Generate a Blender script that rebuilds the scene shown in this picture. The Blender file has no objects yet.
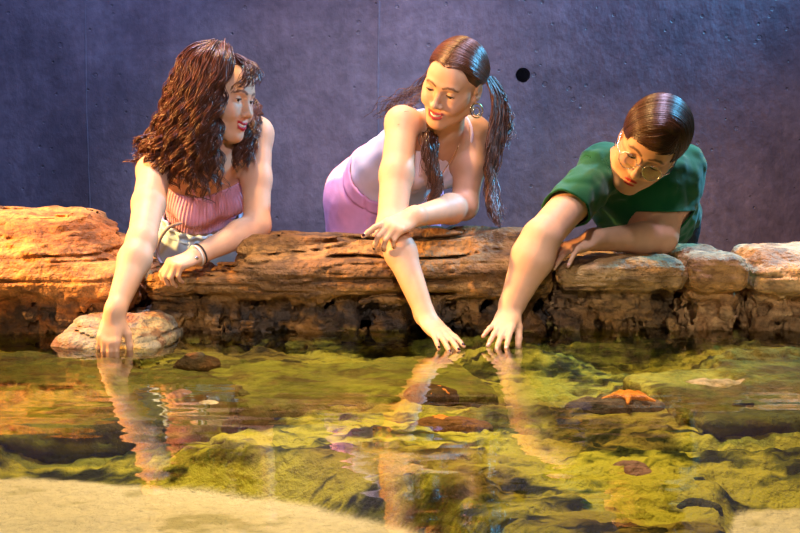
import bpy, math, random
import numpy as np
C = bpy.context.scene.collection
rng = np.random.default_rng(7)
F32 = np.float32

# ------------------------------------------------------------------ camera frame used to measure the photograph
FPX, CAMZ, HOR = 1200.0, 0.475, 158.0
TH = math.atan((266.5 - HOR) / FPX)
FWD = np.array([0, math.cos(TH), -math.sin(TH)]); UPV = np.array([0, math.sin(TH), math.cos(TH)]); RT = np.array([1.0, 0, 0])
def P(px, py, Y):
    """world point at distance Y whose bearing is the photograph's (px,py)"""
    d = FWD + (px - 400) / FPX * RT + (266.5 - py) / FPX * UPV
    return np.array([0, 0, CAMZ]) + d * (Y / d[1])
def nrm(v):
    v = np.asarray(v, float); return v / np.linalg.norm(v)
def lin(r, g, b):
    f = lambda c: (c / 255 / 12.92) if c <= 10.31 else ((c / 255 + .055) / 1.055) ** 2.4
    return np.array([f(r), f(g), f(b)])

# ------------------------------------------------------------------ noise
def _hash(i, j, k, s):
    h = (i * 374761393 + j * 668265263 + k * 2147483647 + s * 974711) & 0xFFFFFFFF
    h = ((h ^ (h >> 13)) * 1274126177) & 0xFFFFFFFF
    h = h ^ (h >> 16)
    return ((h & 0xFFFF) / 32767.5 - 1.0).astype(F32)
def noise(p, seed=0):
    p = np.asarray(p, np.float64)
    i = np.floor(p).astype(np.int64); f = (p - i).astype(F32)
    u = f * f * f * (f * (f * 6 - 15) + 10)
    out = 0
    for dx in (0, 1):
        wx = u[..., 0] if dx else 1 - u[..., 0]
        for dy in (0, 1):
            wy = u[..., 1] if dy else 1 - u[..., 1]
            for dz in (0, 1):
                wz = u[..., 2] if dz else 1 - u[..., 2]
                out = out + wx * wy * wz * _hash(i[..., 0] + dx, i[..., 1] + dy, i[..., 2] + dz, seed)
    return out
def fbm(p, octv=4, seed=0, gain=.5):
    p = np.asarray(p, np.float64); a, t, o = 1.0, 0, 0
    for q in range(octv):
        o = o + a * noise(p * (2.03 ** q) + 17.3 * q, seed + q); t += a; a *= gain
    return o / t
def sstep(a, b, x):
    t = np.clip((x - a) / (b - a), 0, 1); return t * t * (3 - 2 * t)

# ------------------------------------------------------------------ solid shapes as distance functions
class Cone:      # tapered round limb between two points
    def __init__(s, a, b, ra, rb, k=.01, op='u'):
        s.a = np.asarray(a, float); s.b = np.asarray(b, float); s.ra, s.rb, s.k, s.op = ra, rb, k, op
    def d(s, p):
        ba = s.b - s.a; l2 = ba @ ba
        rr = s.ra - s.rb; a2 = l2 - rr * rr
        if a2 <= 1e-12:
            c, r = (s.a, s.ra) if s.ra > s.rb else (s.b, s.rb)
            return np.linalg.norm(p - c, axis=-1) - r
        il2 = 1 / l2
        pa = p - s.a; y = pa @ ba; z = y - l2
        q = pa * l2 - y[..., None] * ba
        x2 = (q * q).sum(-1)
        y2 = y * y * l2; z2 = z * z * l2
        kk = np.sign(rr) * rr * rr * x2
        r = (np.sqrt(x2 * a2 * il2) + y * rr) * il2 - s.ra
        m1 = np.sign(z) * a2 * z2 > kk
        m2 = np.sign(y) * a2 * y2 < kk
        r = np.where(m2, np.sqrt(x2 + y2) * il2 - s.ra, r)
        return np.where(m1, np.sqrt(x2 + z2) * il2 - s.rb, r)
    def box(s):
        R = max(s.ra, s.rb)
        return np.minimum(s.a, s.b) - R, np.maximum(s.a, s.b) + R
class Ell:       # ellipsoid; M rows are its axes
    def __init__(s, c, r, M=None, k=.01, op='u'):
        s.c = np.asarray(c, float); s.r = np.asarray(r, float); s.M = np.eye(3) if M is None else np.asarray(M, float); s.k, s.op = k, op
    def d(s, p):
        q = (p - s.c) @ s.M.T
        k0 = np.sqrt(((q / s.r) ** 2).sum(-1)); k1 = np.sqrt(((q / s.r ** 2) ** 2).sum(-1)) + 1e-9
        return k0 * (k0 - 1) / k1
    def box(s):
        e = np.sqrt(((s.M.T * s.r) ** 2).sum(1)); return s.c - e, s.c + e
class RBox:      # rounded box
    def __init__(s, c, h, rad, M=None, k=.01, op='u'):
        s.c = np.asarray(c, float); s.h = np.asarray(h, float); s.rad = rad; s.M = np.eye(3) if M is None else np.asarray(M, float); s.k, s.op = k, op
    def d(s, p):
        q = np.abs((p - s.c) @ s.M.T) - (s.h - s.rad)
        return np.sqrt((np.maximum(q, 0) ** 2).sum(-1)) + np.minimum(q.max(-1), 0) - s.rad
    def box(s):
        e = (np.abs(s.M.T) * s.h).sum(1); return s.c - e, s.c + e
def comb(d, q, k, op):
    if op == 'u':
        h = np.maximum(k - np.abs(d - q), 0) / k; return np.minimum(d, q) - h * h * k * .25
    if op == 's': q = -q
    h = np.maximum(k - np.abs(d - q), 0) / k; return np.maximum(d, q) + h * h * k * .25
def mesh_sdf(prims, h, post=None, marg=0.0, lo=None, hi=None, infl=0.0):
    """surface-net mesh of the blended shapes; returns verts, quads"""
    bs = [p.box() for p in prims if p.op == 'u']
    L = np.min([b[0] for b in bs], 0) - marg - infl - 3 * h; H = np.max([b[1] for b in bs], 0) + marg + infl + 3 * h
    if lo is not None: L = np.maximum(L, lo)
    if hi is not None: H = np.minimum(H, hi)
    B = 8; n = np.ceil((H - L) / (h * B)).astype(int) + 1
    gi = np.stack(np.meshgrid(*[np.arange(x) for x in n], indexing='ij'), -1).reshape(-1, 3)
    cen = L + (gi + .5) * B * h
    D = np.stack([p.d(cen) for p in prims], 1).astype(F32)
    d = np.full(len(cen), 9.0)
    for i, p in enumerate(prims): d = comb(d, D[:, i], p.k, p.op)
    diag = B * h * .866
    keep = np.abs(d - infl) < diag * 1.35 + marg + h
    gi, D, d = gi[keep], D[keep], d[keep]
    o = np.arange(B + 1) * h
    loc = np.stack(np.meshgrid(o, o, o, indexing='ij'), -1).reshape(-1, 3)
    V = np.empty((len(gi), (B + 1) ** 3), F32)
    ks = np.array([p.k for p in prims])
    for b in range(len(gi)):
        pts = L + gi[b] * (B * h) + loc
        lim = np.abs(d[b]) + 2 * diag + ks
        act = np.nonzero(D[b] < lim)[0]
        v = np.full(len(pts), 9.0)
        for i in act:
            v = comb(v, prims[i].d(pts), prims[i].k, prims[i].op)
        V[b] = v
    V -= infl
    if post is not None:
        for s in range(0, len(gi), 600):
            pts = (L + gi[s:s + 600] * (B * h))[:, None, :] + loc[None]
            V[s:s + 600] = post(pts.reshape(-1, 3), V[s:s + 600].reshape(-1)).reshape(-1, (B + 1) ** 3)
    V = V.reshape(-1, B + 1, B + 1, B + 1)
    V = np.where(np.abs(V) < 1e-7, 1e-7, V)
    S = V < 0
    c8 = [(i, j, k) for i in (0, 1) for j in (0, 1) for k in (0, 1)]
    sl = lambda a, c: a[:, c[0]:c[0] + B, c[1]:c[1] + B, c[2]:c[2] + B]
    cnt = sum(sl(S, c).astype(np.int8) for c in c8)
    am = (cnt > 0) & (cnt < 8)
    bi, ci, cj, ck = np.nonzero(am)
    acc = np.zeros((len(bi), 3)); w = np.zeros(len(bi))
    vals = [V[bi, ci + c[0], cj + c[1], ck + c[2]].astype(float) for c in c8]
    for a in range(8):
        for ax in range(3):
            if c8[a][ax]: continue
            cb = list(c8[a]); cb[ax] = 1; e = c8.index(tuple(cb))
            va, vb = vals[a], vals[e]; m = (va < 0) != (vb < 0)
            t = np.where(m, va / np.where(m, va - vb, 1), 0)
            pt = np.tile(np.array(c8[a], float), (len(bi), 1)); pt[:, ax] += t
            acc += np.where(m[:, None], pt, 0); w += m
    pos = acc / w[:, None]
    cell = gi[bi] * B + np.stack([ci, cj, ck], -1)
    verts = L + (cell + pos) * h
    N = (n + 2) * B
    key = lambda c: ((c[:, 0] + 1) * N[1] + c[:, 1] + 1) * N[2] + c[:, 2] + 1
    kv = key(cell); order = np.argsort(kv); ks_ = kv[order]
    quads = []
    for ax in range(3):
        s1 = [slice(0, B)] * 3; s2 = [slice(0, B)] * 3; s2[ax] = slice(1, B + 1)
        A = S[(slice(None), *s1)]; E = S[(slice(None), *s2)]
        b_, i_, j_, k_ = np.nonzero(A != E)
        if len(b_) == 0: continue
        g = gi[b_] * B + np.stack([i_, j_, k_], -1)
        u, v = (ax + 1) % 3, (ax + 2) % 3
        cs = []
        for du, dv in ((-1, -1), (0, -1), (0, 0), (-1, 0)):
            q = g.copy(); q[:, u] += du; q[:, v] += dv; cs.append(key(q))
        cs = np.stack(cs, 1)
        ix = np.clip(np.searchsorted(ks_, cs), 0, len(ks_) - 1)
        ok = (ks_[ix] == cs).all(1)
        f = order[ix][ok]
        fl = A[b_, i_, j_, k_][ok]
        f[~fl] = f[~fl][:, ::-1]
        quads.append(f)
    return verts, np.concatenate(quads)

# ------------------------------------------------------------------ meshes and objects
def obj(name, verts, faces, mat, parent=None, col=None, smooth=True):
    me = bpy.data.meshes.new(name)
    verts = np.asarray(verts, F32)
    if isinstance(faces, np.ndarray) and len(faces):
        nf, k = faces.shape
        me.vertices.add(len(verts)); me.vertices.foreach_set('co', verts.ravel())
        me.loops.add(nf * k); me.loops.foreach_set('vertex_index', faces.astype(np.int32).ravel())
        me.polygons.add(nf); me.polygons.foreach_set('loop_start', np.arange(0, nf * k, k, dtype=np.int32))
        me.polygons.foreach_set('loop_total', np.full(nf, k, np.int32))
        me.update(calc_edges=True); me.validate()
    else:
        me.from_pydata(verts.tolist(), [], faces); me.update()
    me.polygons.foreach_set('use_smooth', np.full(len(me.polygons), smooth))
    if col is not None:
        at = me.color_attributes.new('Col', 'FLOAT_COLOR', 'POINT')
        c = np.ones((len(me.vertices), 4), F32); c[:, :3] = col; at.data.foreach_set('color', c.ravel())
    o = bpy.data.objects.new(name, me); C.objects.link(o)
    me.materials.append(mat)
    if parent is not None: o.parent = parent
    return o
def tag(o, label, cat=None, group=None, kind=None):
    o['label'] = label
    if cat: o['category'] = cat
    if group: o['group'] = group
    if kind: o['kind'] = kind
    return o
def tubes(paths, radii, sides=5, closed=False):
    """many tubes as one mesh. paths list of (m,3); radii list of arrays"""
    VV, FF, off = [], [], 0
    for pth, rad in zip(paths, radii):
        pth = np.asarray(pth, float); m = len(pth)
        rad = np.broadcast_to(np.asarray(rad, float), (m,))
        if closed: t = np.roll(pth, -1, 0) - np.roll(pth, 1, 0)
        else: t = np.gradient(pth, axis=0)
        t /= np.linalg.norm(t, axis=1)[:, None] + 1e-12
        ref = np.array([.31, .87, .39])
        a = np.cross(t, ref); a /= np.linalg.norm(a, axis=1)[:, None] + 1e-12
        b = np.cross(t, a)
        an = np.arange(sides) * 2 * np.pi / sides
        ring = pth[:, None] + rad[:, None, None] * (np.cos(an)[None, :, None] * a[:, None] + np.sin(an)[None, :, None] * b[:, None])
        VV.append(ring.reshape(-1, 3))
        mm = m if closed else m - 1
        i = np.arange(mm)[:, None]; j = np.arange(sides)[None]
        i2 = (i + 1) % m
        q = np.stack([i * sides + j, i * sides + (j + 1) % sides, i2 * sides + (j + 1) % sides, i2 * sides + j], -1).reshape(-1, 4) + off
        FF.append(q); off += m * sides
    return np.concatenate(VV), np.concatenate(FF)
def spline(pts, m):
    pts = np.asarray(pts, float); n = len(pts)
    if n == 2: return pts[0] + np.linspace(0, 1, m)[:, None] * (pts[1] - pts[0])
    t = np.linspace(0, n - 1, m); i = np.clip(t.astype(int), 0, n - 2); f = (t - i)[:, None]
    g = lambda k: pts[np.clip(k, 0, n - 1)]
    a, b, c, d = g(i - 1), g(i), g(i + 1), g(i + 2)
    return .5 * (2 * b + (c - a) * f + (2 * a - 5 * b + 4 * c - d) * f ** 2 + (3 * b - a - 3 * c + d) * f ** 3)
def ball(c, r, M=None, nu=20, nv=12):
    u = np.linspace(0, 2 * np.pi, nu, endpoint=False); v = np.linspace(0.0, np.pi, nv)
    g = np.stack([np.sin(v)[:, None] * np.cos(u)[None], np.sin(v)[:, None] * np.sin(u)[None], np.cos(v)[:, None] + 0 * u[None]], -1).reshape(-1, 3)
    r = np.broadcast_to(np.asarray(r, float), (3,))
    M = np.eye(3) if M is None else np.asarray(M)
    vts = np.asarray(c) + (g * r) @ M
    i = np.arange(nv - 1)[:, None]; j = np.arange(nu)[None]
    q = np.stack([i * nu + j, i * nu + (j + 1) % nu, (i + 1) * nu + (j + 1) % nu, (i + 1) * nu + j], -1).reshape(-1, 4)
    return vts, q

# ------------------------------------------------------------------ materials
def mat(name, color=(.5, .5, .5), rough=.5, spec=.5, attr=False, metal=0.0, bump=None, sheen=0, coat=0, sss=0, sub=None):
    m = bpy.data.materials.new(name); m.use_nodes = True
    nt = m.node_tree; N = nt.nodes; b = N['Principled BSDF']
    b.inputs['Base Color'].default_value = (*color, 1); b.inputs['Roughness'].default_value = rough
    b.inputs['Specular IOR Level'].default_value = spec; b.inputs['Metallic'].default_value = metal
    b.inputs['Coat Weight'].default_value = coat; b.inputs['Sheen Weight'].default_value = sheen
    if sss:
        b.inputs['Subsurface Weight'].default_value = sss; b.inputs['Subsurface Radius'].default_value = (1, .4, .2); b.inputs['Subsurface Scale'].default_value = .006
    if attr:
        a = N.new('ShaderNodeAttribute'); a.attribute_name = 'Col'; nt.links.new(a.outputs['Color'], b.inputs['Base Color'])
    if bump:
        prev = None
        for kind, scale, strength, dist in bump:
            tc = N.new('ShaderNodeTexCoord'); mp = N.new('ShaderNodeMapping')
            mp.inputs['Scale'].default_value = scale if isinstance(scale, tuple) else (scale,) * 3
            nt.links.new(tc.outputs['Object'], mp.inputs['Vector'])
            t = N.new('ShaderNodeTexVoronoi' if kind == 'v' else 'ShaderNodeTexNoise'); t.inputs['Scale'].default_value = 1
            if kind == 'n': t.inputs['Detail'].default_value = 5
            nt.links.new(mp.outputs[0], t.inputs['Vector'])
            bp = N.new('ShaderNodeBump'); bp.inputs['Strength'].default_value = strength; bp.inputs['Distance'].default_value = dist
            nt.links.new(t.outputs[0], bp.inputs['Height'])
            if prev: nt.links.new(prev.outputs[0], bp.inputs['Normal'])
            prev = bp
        nt.links.new(prev.outputs[0], b.inputs['Normal'])
    return m
# ------------------------------------------------------------------ materials of the place
def concrete():
    m = bpy.data.materials.new('board_marked_concrete'); m.use_nodes = True
    nt = m.node_tree; N = nt.nodes; lk = nt.links.new; b = N['Principled BSDF']
    tc = N.new('ShaderNodeTexCoord')
    def mp(s):
        x = N.new('ShaderNodeMapping'); x.inputs['Scale'].default_value = s; lk(tc.outputs['Object'], x.inputs[0]); return x.outputs[0]
    def ns(s, det=5, sc=1, rough=.55):
        t = N.new('ShaderNodeTexNoise'); t.inputs['Scale'].default_value = sc; t.inputs['Detail'].default_value = det; t.inputs['Roughness'].default_value = rough; lk(mp(s), t.inputs['Vector']); return t.outputs['Fac']
    def ramp(x, a, c):
        r = N.new('ShaderNodeValToRGB'); lk(x, r.inputs[0]); r.color_ramp.elements[0].position, r.color_ramp.elements[1].position = a[0], c[0]
        r.color_ramp.elements[0].color = (*a[1], 1); r.color_ramp.elements[1].color = (*c[1], 1); return r.outputs[0]
    def mix(f, a, c, mode='MIX'):
        x = N.new('ShaderNodeMix'); x.data_type = 'RGBA'; x.blend_type = mode
        if isinstance(f, float): x.inputs[0].default_value = f
        else: lk(f, x.inputs[0])
        lk(a, x.inputs[6]); lk(c, x.inputs[7]); return x.outputs[2]
    big = ramp(ns((2.0, 1, 2.2), 8, 1, .66), (.33, (.052, .053, .080)), (.68, (.128, .124, .166)))
    streak = ramp(ns((20, 1, 1.6), 4), (.3, (.88, .88, .89)), (.7, (1.1, 1.1, 1.1)))
    fine = ramp(ns((34, 34, 34), 6), (.3, (.78, .78, .80)), (.72, (1.18, 1.17, 1.16)))
    tint = ramp(ns((.8, 1, .5), 2), (.4, (.86, .98, 1.10)), (.6, (1.12, .95, .98)))
    c = mix(1.0, big, streak, 'MULTIPLY'); c = mix(1.0, c, fine, 'MULTIPLY'); c = mix(1.0, c, tint, 'MULTIPLY')
    v = N.new('ShaderNodeTexVoronoi'); v.inputs['Scale'].default_value = 21; v.inputs['Randomness'].default_value = 1; lk(mp((1, 1, 1)), v.inputs['Vector'])
    thr = N.new('ShaderNodeMath'); thr.operation = 'MULTIPLY_ADD'; lk(ns((1.7, 1.7, 1.7), 3, 3), thr.inputs[0]); thr.inputs[1].default_value = .60; thr.inputs[2].default_value = -.205
    sb = N.new('ShaderNodeMath'); sb.operation = 'SUBTRACT'; lk(thr.outputs[0], sb.inputs[0]); lk(v.outputs['Distance'], sb.inputs[1])
    pit = ramp(sb.outputs[0], (.0, (0, 0, 0)), (.03, (1, 1, 1)))
    lk(c, b.inputs['Base Color'])
    b.inputs['Roughness'].default_value = .55; b.inputs['Specular IOR Level'].default_value = .35
    inv = N.new('ShaderNodeMath'); inv.operation = 'MULTIPLY'; lk(pit, inv.inputs[0]); inv.inputs[1].default_value = -1
    b1 = N.new('ShaderNodeBump'); b1.inputs['Distance'].default_value = .02; b1.inputs['Strength'].default_value = 1; lk(inv.outputs[0], b1.inputs['Height'])
    b2 = N.new('ShaderNodeBump'); b2.inputs['Distance'].default_value = .006; b2.inputs['Strength'].default_value = .8; lk(ns((18, 18, 14), 7, 1, .65), b2.inputs['Height']); lk(b1.outputs[0], b2.inputs['Normal'])
    lk(b2.outputs[0], b.inputs['Normal'])
    return m
def water_mat():
    m = bpy.data.materials.new('pool_water'); m.use_nodes = True
    nt = m.node_tree; N = nt.nodes; lk = nt.links.new
    N.remove(N['Principled BSDF'])
    out = N['Material Output']; tr = N.new('ShaderNodeBsdfTransparent'); gl = N.new('ShaderNodeBsdfGlossy'); mx = N.new('ShaderNodeMixShader'); fr = N.new('ShaderNodeFresnel')
    tr.inputs[0].default_value = (.97, .985, .93, 1); gl.inputs['Roughness'].default_value = .012; fr.inputs[0].default_value = 1.33
    tc = N.new('ShaderNodeTexCoord'); prev = None
    for s, dist in (((2.6, 15, 1), .00125), ((9, 40, 1), .00012)):
        mp = N.new('ShaderNodeMapping'); mp.inputs['Scale'].default_value = s; lk(tc.outputs['Object'], mp.inputs[0])
        t = N.new('ShaderNodeTexNoise'); t.inputs['Scale'].default_value = 1; t.inputs['Detail'].default_value = .6; lk(mp.outputs[0], t.inputs['Vector'])
        bp = N.new('ShaderNodeBump'); bp.inputs['Strength'].default_value = 1; bp.inputs['Distance'].default_value = dist; lk(t.outputs['Fac'], bp.inputs['Height'])
        if prev: lk(prev.outputs[0], bp.inputs['Normal'])
        prev = bp
    lk(prev.outputs[0], gl.inputs['Normal']); lk(prev.outputs[0], fr.inputs['Normal'])
    lk(fr.outputs[0], mx.inputs[0]); lk(tr.outputs[0], mx.inputs[1]); lk(gl.outputs[0], mx.inputs[2]); lk(mx.outputs[0], out.inputs['Surface'])
    return m
M_wall = concrete(); M_water = water_mat()
M_floor = mat('dark_floor', (.05, .05, .055), .6)
M_rock = mat('sandstone', attr=True, rough=.72, spec=.3, bump=[('n', (9, 9, 100), .8, .010), ('n', 75, 1.0, .012), ('n', 190, .6, .004)])
M_wet = mat('algae_covered_rock', attr=True, rough=.8, spec=.1, bump=[('n', 45, 1.0, .014), ('n', 160, .8, .005)])
M_skin = mat('skin', attr=True, rough=.52, spec=.26, sss=.12, bump=[('n', 300, .12, .001)])
M_hair = mat('hair', attr=True, rough=.34, spec=.5)
M_eye = mat('eyeball', attr=True, rough=.1, spec=.6)
M_lash = mat('lashes', (.006, .004, .004), .6)
M_teeth = mat('teeth', (.72, .69, .63), .25)
M_star = mat('sea_star_skin', attr=True, rough=.6, bump=[('v', 260, .8, .003)])

# ------------------------------------------------------------------ wall, floor, pool bed, water
WY = 4.4
hc = P(523, 75, WY); hr = .0265; ns_ = 32
v = []; f = []
X0, X1, Z0, Z1 = -4.0, 4.0, -.5, 3.2
sq = .12
an = np.arange(ns_) * 2 * np.pi / ns_
for a in an: v.append((hc[0] + hr * math.cos(a), WY, hc[2] + hr * math.sin(a)))
for a in an:
    k = sq / max(abs(math.cos(a)), abs(math.sin(a))); v.append((hc[0] + k * math.cos(a), WY, hc[2] + k * math.sin(a)))
for a in an: v.append((hc[0] + hr * math.cos(a), WY + .07, hc[2] + hr * math.sin(a)))
for i in range(ns_):
    j = (i + 1) % ns_; f.append((i, j, ns_ + j, ns_ + i)); f.append((2 * ns_ + i, 2 * ns_ + j, j, i))
f.append(tuple(range(2 * ns_, 3 * ns_)))
q8 = [ns_ + k for k in (4, 12, 20, 28)]          # ur, ul, ll, lr corners
n0 = len(v)
v += [(X0, WY, Z0), (hc[0] - sq, WY, Z0), (hc[0] + sq, WY, Z0), (X1, WY, Z0), (X0, WY, Z1), (hc[0] - sq, WY, Z1), (hc[0] + sq, WY, Z1), (X1, WY, Z1)]
ur, ul, ll, lr = q8
side_l = [ns_ + k for k in range(12, 21)]; side_t = [ns_ + k for k in range(4, 13)]; side_b = [ns_ + k for k in range(20, 29)]; side_r = [ns_ + k for k in (28, 29, 30, 31, 0, 1, 2, 3, 4)]
f.append(tuple([n0 + 5, n0 + 4, n0, n0 + 1] + side_l[::-1]))
f.append(tuple([n0 + 3, n0 + 7, n0 + 6] + side_r[::-1] + [n0 + 2]))
f.append(tuple([n0 + 6, n0 + 5] + side_t[::-1]))
f.append(tuple([n0 + 1, n0 + 2] + side_b[::-1]))
w = obj('wall_back', v, f, M_wall, smooth=False); tag(w, 'purple grey concrete wall behind the pool with one round tie hole', kind='structure')
# formwork joints: shallow raised mortar lines standing proud of the wall
for n, (px, ya, yb, wd) in enumerate(((378, -60, 250, .0045), (83, -60, 260, .003))):
    A = P(px, ya, WY); B_ = P(px, yb, WY)
    zz = np.linspace(B_[2], A[2], 60); wv = wd * (1 + .6 * noise(np.stack([zz * 9, zz * 0 + n, zz * 0], 1), 4))
    vv = []; ff = []
    for i, z in enumerate(zz):
        for s_, yy in ((-1, WY + .001), (-.5, WY - .0018), (.5, WY - .0018), (1, WY + .001)): vv.append((A[0] + s_ * wv[i] + .002 * math.sin(z * 7), yy, z))
    for i in range(59):
        for k in range(3): ff.append((i * 4 + k, i * 4 + k + 1, i * 4 + k + 5, i * 4 + k + 4))
    s = obj('trim_%d' % (n + 1), vv, ff, M_wall); tag(s, 'thin raised formwork line on the concrete wall', kind='structure')
fl = obj('floor', [(-4, 3.42, -.5), (4, 3.42, -.5), (4, 4.4, -.5), (-4, 4.4, -.5)], [(0, 1, 2, 3)], M_floor); tag(fl, 'dark floor behind the rocks', kind='structure')

SAND_X = [-2.4, -.72, -.42, -.255, -.114, 0, .06, .14, .30, .46, .50, .56, .70, 2.4]
SAND_Y = [2.20, 2.16, 2.12, 2.04, 1.95, 1.87, 1.81, 1.70, 1.45, 1.45, 1.80, 1.94, 1.98, 2.0]
def bed_fn(x, y):
    p = np.stack([x, y, 0 * x], -1)
    yb = np.interp(x, SAND_X, SAND_Y) + .035 * fbm(p * [6, 6, 1], 3, 21)
    g = sstep(-.02, .09, y - yb)                      # 0 sand, 1 shelf
    n = fbm(p * [3.2, 4.5, 1], 4, 31); n2 = fbm(p * [11, 15, 1], 4, 35)
    terr = np.floor((n * 1.2 + .5) * 5) / 5 - .5; fr_ = (n * 1.2 + .5) * 5 % 1
    terr = terr + sstep(.78, 1, fr_) / 5
    shelf = -.058 + .050 * terr + .012 * n2 - .02 * sstep(2.2, 3.1, y) + .035 * sstep(2.85, 3.15, y) + .006 * fbm(p * 45, 3, 37)
    chan = np.exp(-((y - 2.22 - .18 * (x - .55)) / .055) ** 2) * sstep(.42, .60, x)
    shelf -= .085 * chan
    shelf -= .05 * np.exp(-(((x - .33) / .12) ** 2 + ((y - 2.35) / .10) ** 2))
    sand = -.115 + .006 * fbm(p * [7, 7, 1], 3, 41) + .0022 * noise(p * 55, 44)
    z = sand * (1 - g) + shelf * g
    return np.minimum(z, -.010), g, n, n2
xs = np.concatenate([np.arange(-2.3, -1.25, .03), np.arange(-1.25, 1.25, .0065), np.arange(1.25, 2.31, .03)]); ys = np.concatenate([np.arange(.25, 1.4, .03), np.arange(1.4, 3.3, .0065), np.arange(3.3, 3.72, .03)])
XX, YY = np.meshgrid(xs, ys); x, y = XX.ravel(), YY.ravel()
z, g, n, n2 = bed_fn(x, y)
p3 = np.stack([x, y, z], -1)
A1, A2, A3, A4 = lin(190, 178, 56), lin(98, 98, 26), lin(124, 92, 40), lin(34, 34, 12)
def algae(p, sd=0):
    n1 = fbm(p * [4.5, 9, 12], 6, 51 + sd, .66); n2 = fbm(p * [14, 30, 30], 4, 61 + sd, .66); n3 = fbm(p * [2.2, 3, 3], 3, 71 + sd)
    c = A2 + (A1 - A2) * sstep(-.18, .22, n1 + .7 * n2)[:, None]
    c = c + (A3 - c) * (sstep(.05, .35, n3) * .6)[:, None]
    c = c + (A4 - c) * (sstep(.10, .34, -n2 - .5 * n1) * .9)[:, None]
    return c
sandc = lin(232, 216, 174) * (1 + .10 * fbm(p3 * [9, 9, 1], 4, 81)[:, None] + .10 * noise(p3 * 130, 83)[:, None])
st = sstep(.30, .5, fbm(p3 * [9, 12, 1], 3, 88))[:, None] * .5
sandc = sandc * (1 - st) + lin(150, 140, 70) * st
gc = sstep(.0, .10, g)[:, None]; back_dim = (1 - .35 * sstep(2.35, 2.9, y))[:, None]; colb = sandc * (1 - gc) + algae(p3) * back_dim * gc  # algae colour darkened toward the back in place of less light, so reflections show
nx, ny = len(xs), len(ys)
i = np.arange(ny - 1)[:, None]; j = np.arange(nx - 1)[None]
qd = np.stack([i * nx + j, i * nx + j + 1, (i + 1) * nx + j + 1, (i + 1) * nx + j], -1).reshape(-1, 4)
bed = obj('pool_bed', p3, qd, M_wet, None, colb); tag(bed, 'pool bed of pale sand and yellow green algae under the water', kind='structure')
wx, wy = np.meshgrid(np.linspace(-2.3, 2.3, 24), np.linspace(.25, 3.6, 18))
wv = np.stack([wx.ravel(), wy.ravel(), 0 * wx.ravel()], -1); i = np.arange(17)[:, None]; j = np.arange(23)[None]
wq = np.stack([i * 24 + j, i * 24 + j + 1, (i + 1) * 24 + j + 1, (i + 1) * 24 + j], -1).reshape(-1, 4)
wo = obj('pool_water', wv, wq, M_water); tag(wo, 'clear rippled water filling the touch pool', 'water', kind='stuff')

# ------------------------------------------------------------------ rocks
def rock(name, label, prims, h, seed, c1, c2, c3, strata=.02, lump=.014, pitz=None, pit=.10, algz=-.012, group='sandstone rocks edging the pool', seams=(), wet=False, stretch=22, fine=.007, cat='rock', crust=.8):
    def post(p, v):
        near = np.abs(v) < .11
        q = p[near]
        zc = q[:, 2] + .022 * noise(q * [2.2, 2.2, 3], seed) + .010 * noise(q * [7, 7, 3], seed + 1)
        lay = np.stack([q[:, 0] * 1.6, q[:, 1] * 1.6, zc * stretch], 1)
        n1 = noise(lay, seed + 2); r1 = 1 - np.abs(n1) * 5
        r2 = 1 - np.abs(noise(lay * [2.2, 2.2, 2.3] + 5, seed + 3)) * 5
        msk = sstep(-.25, .3, noise(q * [3, 3, 6], seed + 4))
        dsp = strata * (np.clip(r1, 0, 1) ** 1.6 * msk * 1.3 + np.clip(r2, 0, 1) ** 1.6 * .4 + .55 * n1)
        dsp += lump * fbm(q * [6, 6, 9], 3, seed + 6) + fine * fbm(q * [28, 28, 40], 3, seed + 9)
        if pitz is not None:
            low = sstep(pitz + .015, pitz - .03, q[:, 2] + .02 * noise(q * 7, seed + 8))
            pn = fbm(q * [21, 21, 15] + [0, 0, 3], 3, seed + 11)
            dsp += low * (np.clip(pn + .06, 0, .6) * pit * 2.2 + .012 * np.clip(1 - np.abs(fbm(q * [24, 24, 20], 2, seed + 14)) * 6, 0, 1))
        for sx_, wd, dp in seams:
            dsp += dp * np.exp(-((q[:, 0] - sx_ - .02 * noise(q * [0, 5, 9], seed + 21)) / wd) ** 2)
        v = v.copy(); v[near] = v[near] + dsp
        return v
    vts, q = mesh_sdf(prims, h, post, marg=.05)
    zc = vts[:, 2] + .02 * noise(vts * [2.2, 2.2, 3], seed)
    s1 = fbm(np.stack([vts[:, 0] * 2.5, vts[:, 1] * 2.5, zc * 26], 1), 4, seed + 31); s2 = fbm(vts * [7, 7, 9], 5, seed + 37, .6); s3 = fbm(vts * 55, 3, seed + 41)
    c = c1 + (c2 - c1) * sstep(-.3, .3, s1)[:, None]
    c = c + (c3 - c) * (sstep(.10, .42, s2) * .7)[:, None]
    gr = sstep(.02, .30, fbm(np.stack([vts[:, 0] * 16, vts[:, 1] * 16, zc * 60], 1), 4, seed + 43, .65)) * .62
    c = c * (1 - gr[:, None]) + c3 * .55 * gr[:, None]
    c = c * (1 + .45 * s3)[:, None]
    if pitz is not None:
        dkz = sstep(pitz + .01, pitz - .03, vts[:, 2] + .03 * s2) * sstep(-.22, .12, fbm(vts * [11, 11, 13], 4, seed + 51, .6))
        c = c * (1 - crust * dkz[:, None]) + lin(58, 56, 52) * crust * dkz[:, None]
    ga = sstep(algz + .012, algz - .02, vts[:, 2] + .03 * s2)[:, None]
    c = c * (1 - ga) + algae(vts, seed) * ga
    o = obj(name, vts, q, M_wet if wet else M_rock, None, c); tag(o, label, cat, group)
    return o
T1, T2, T3 = lin(188, 132, 72), lin(156, 100, 50), lin(100, 66, 38)
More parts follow.
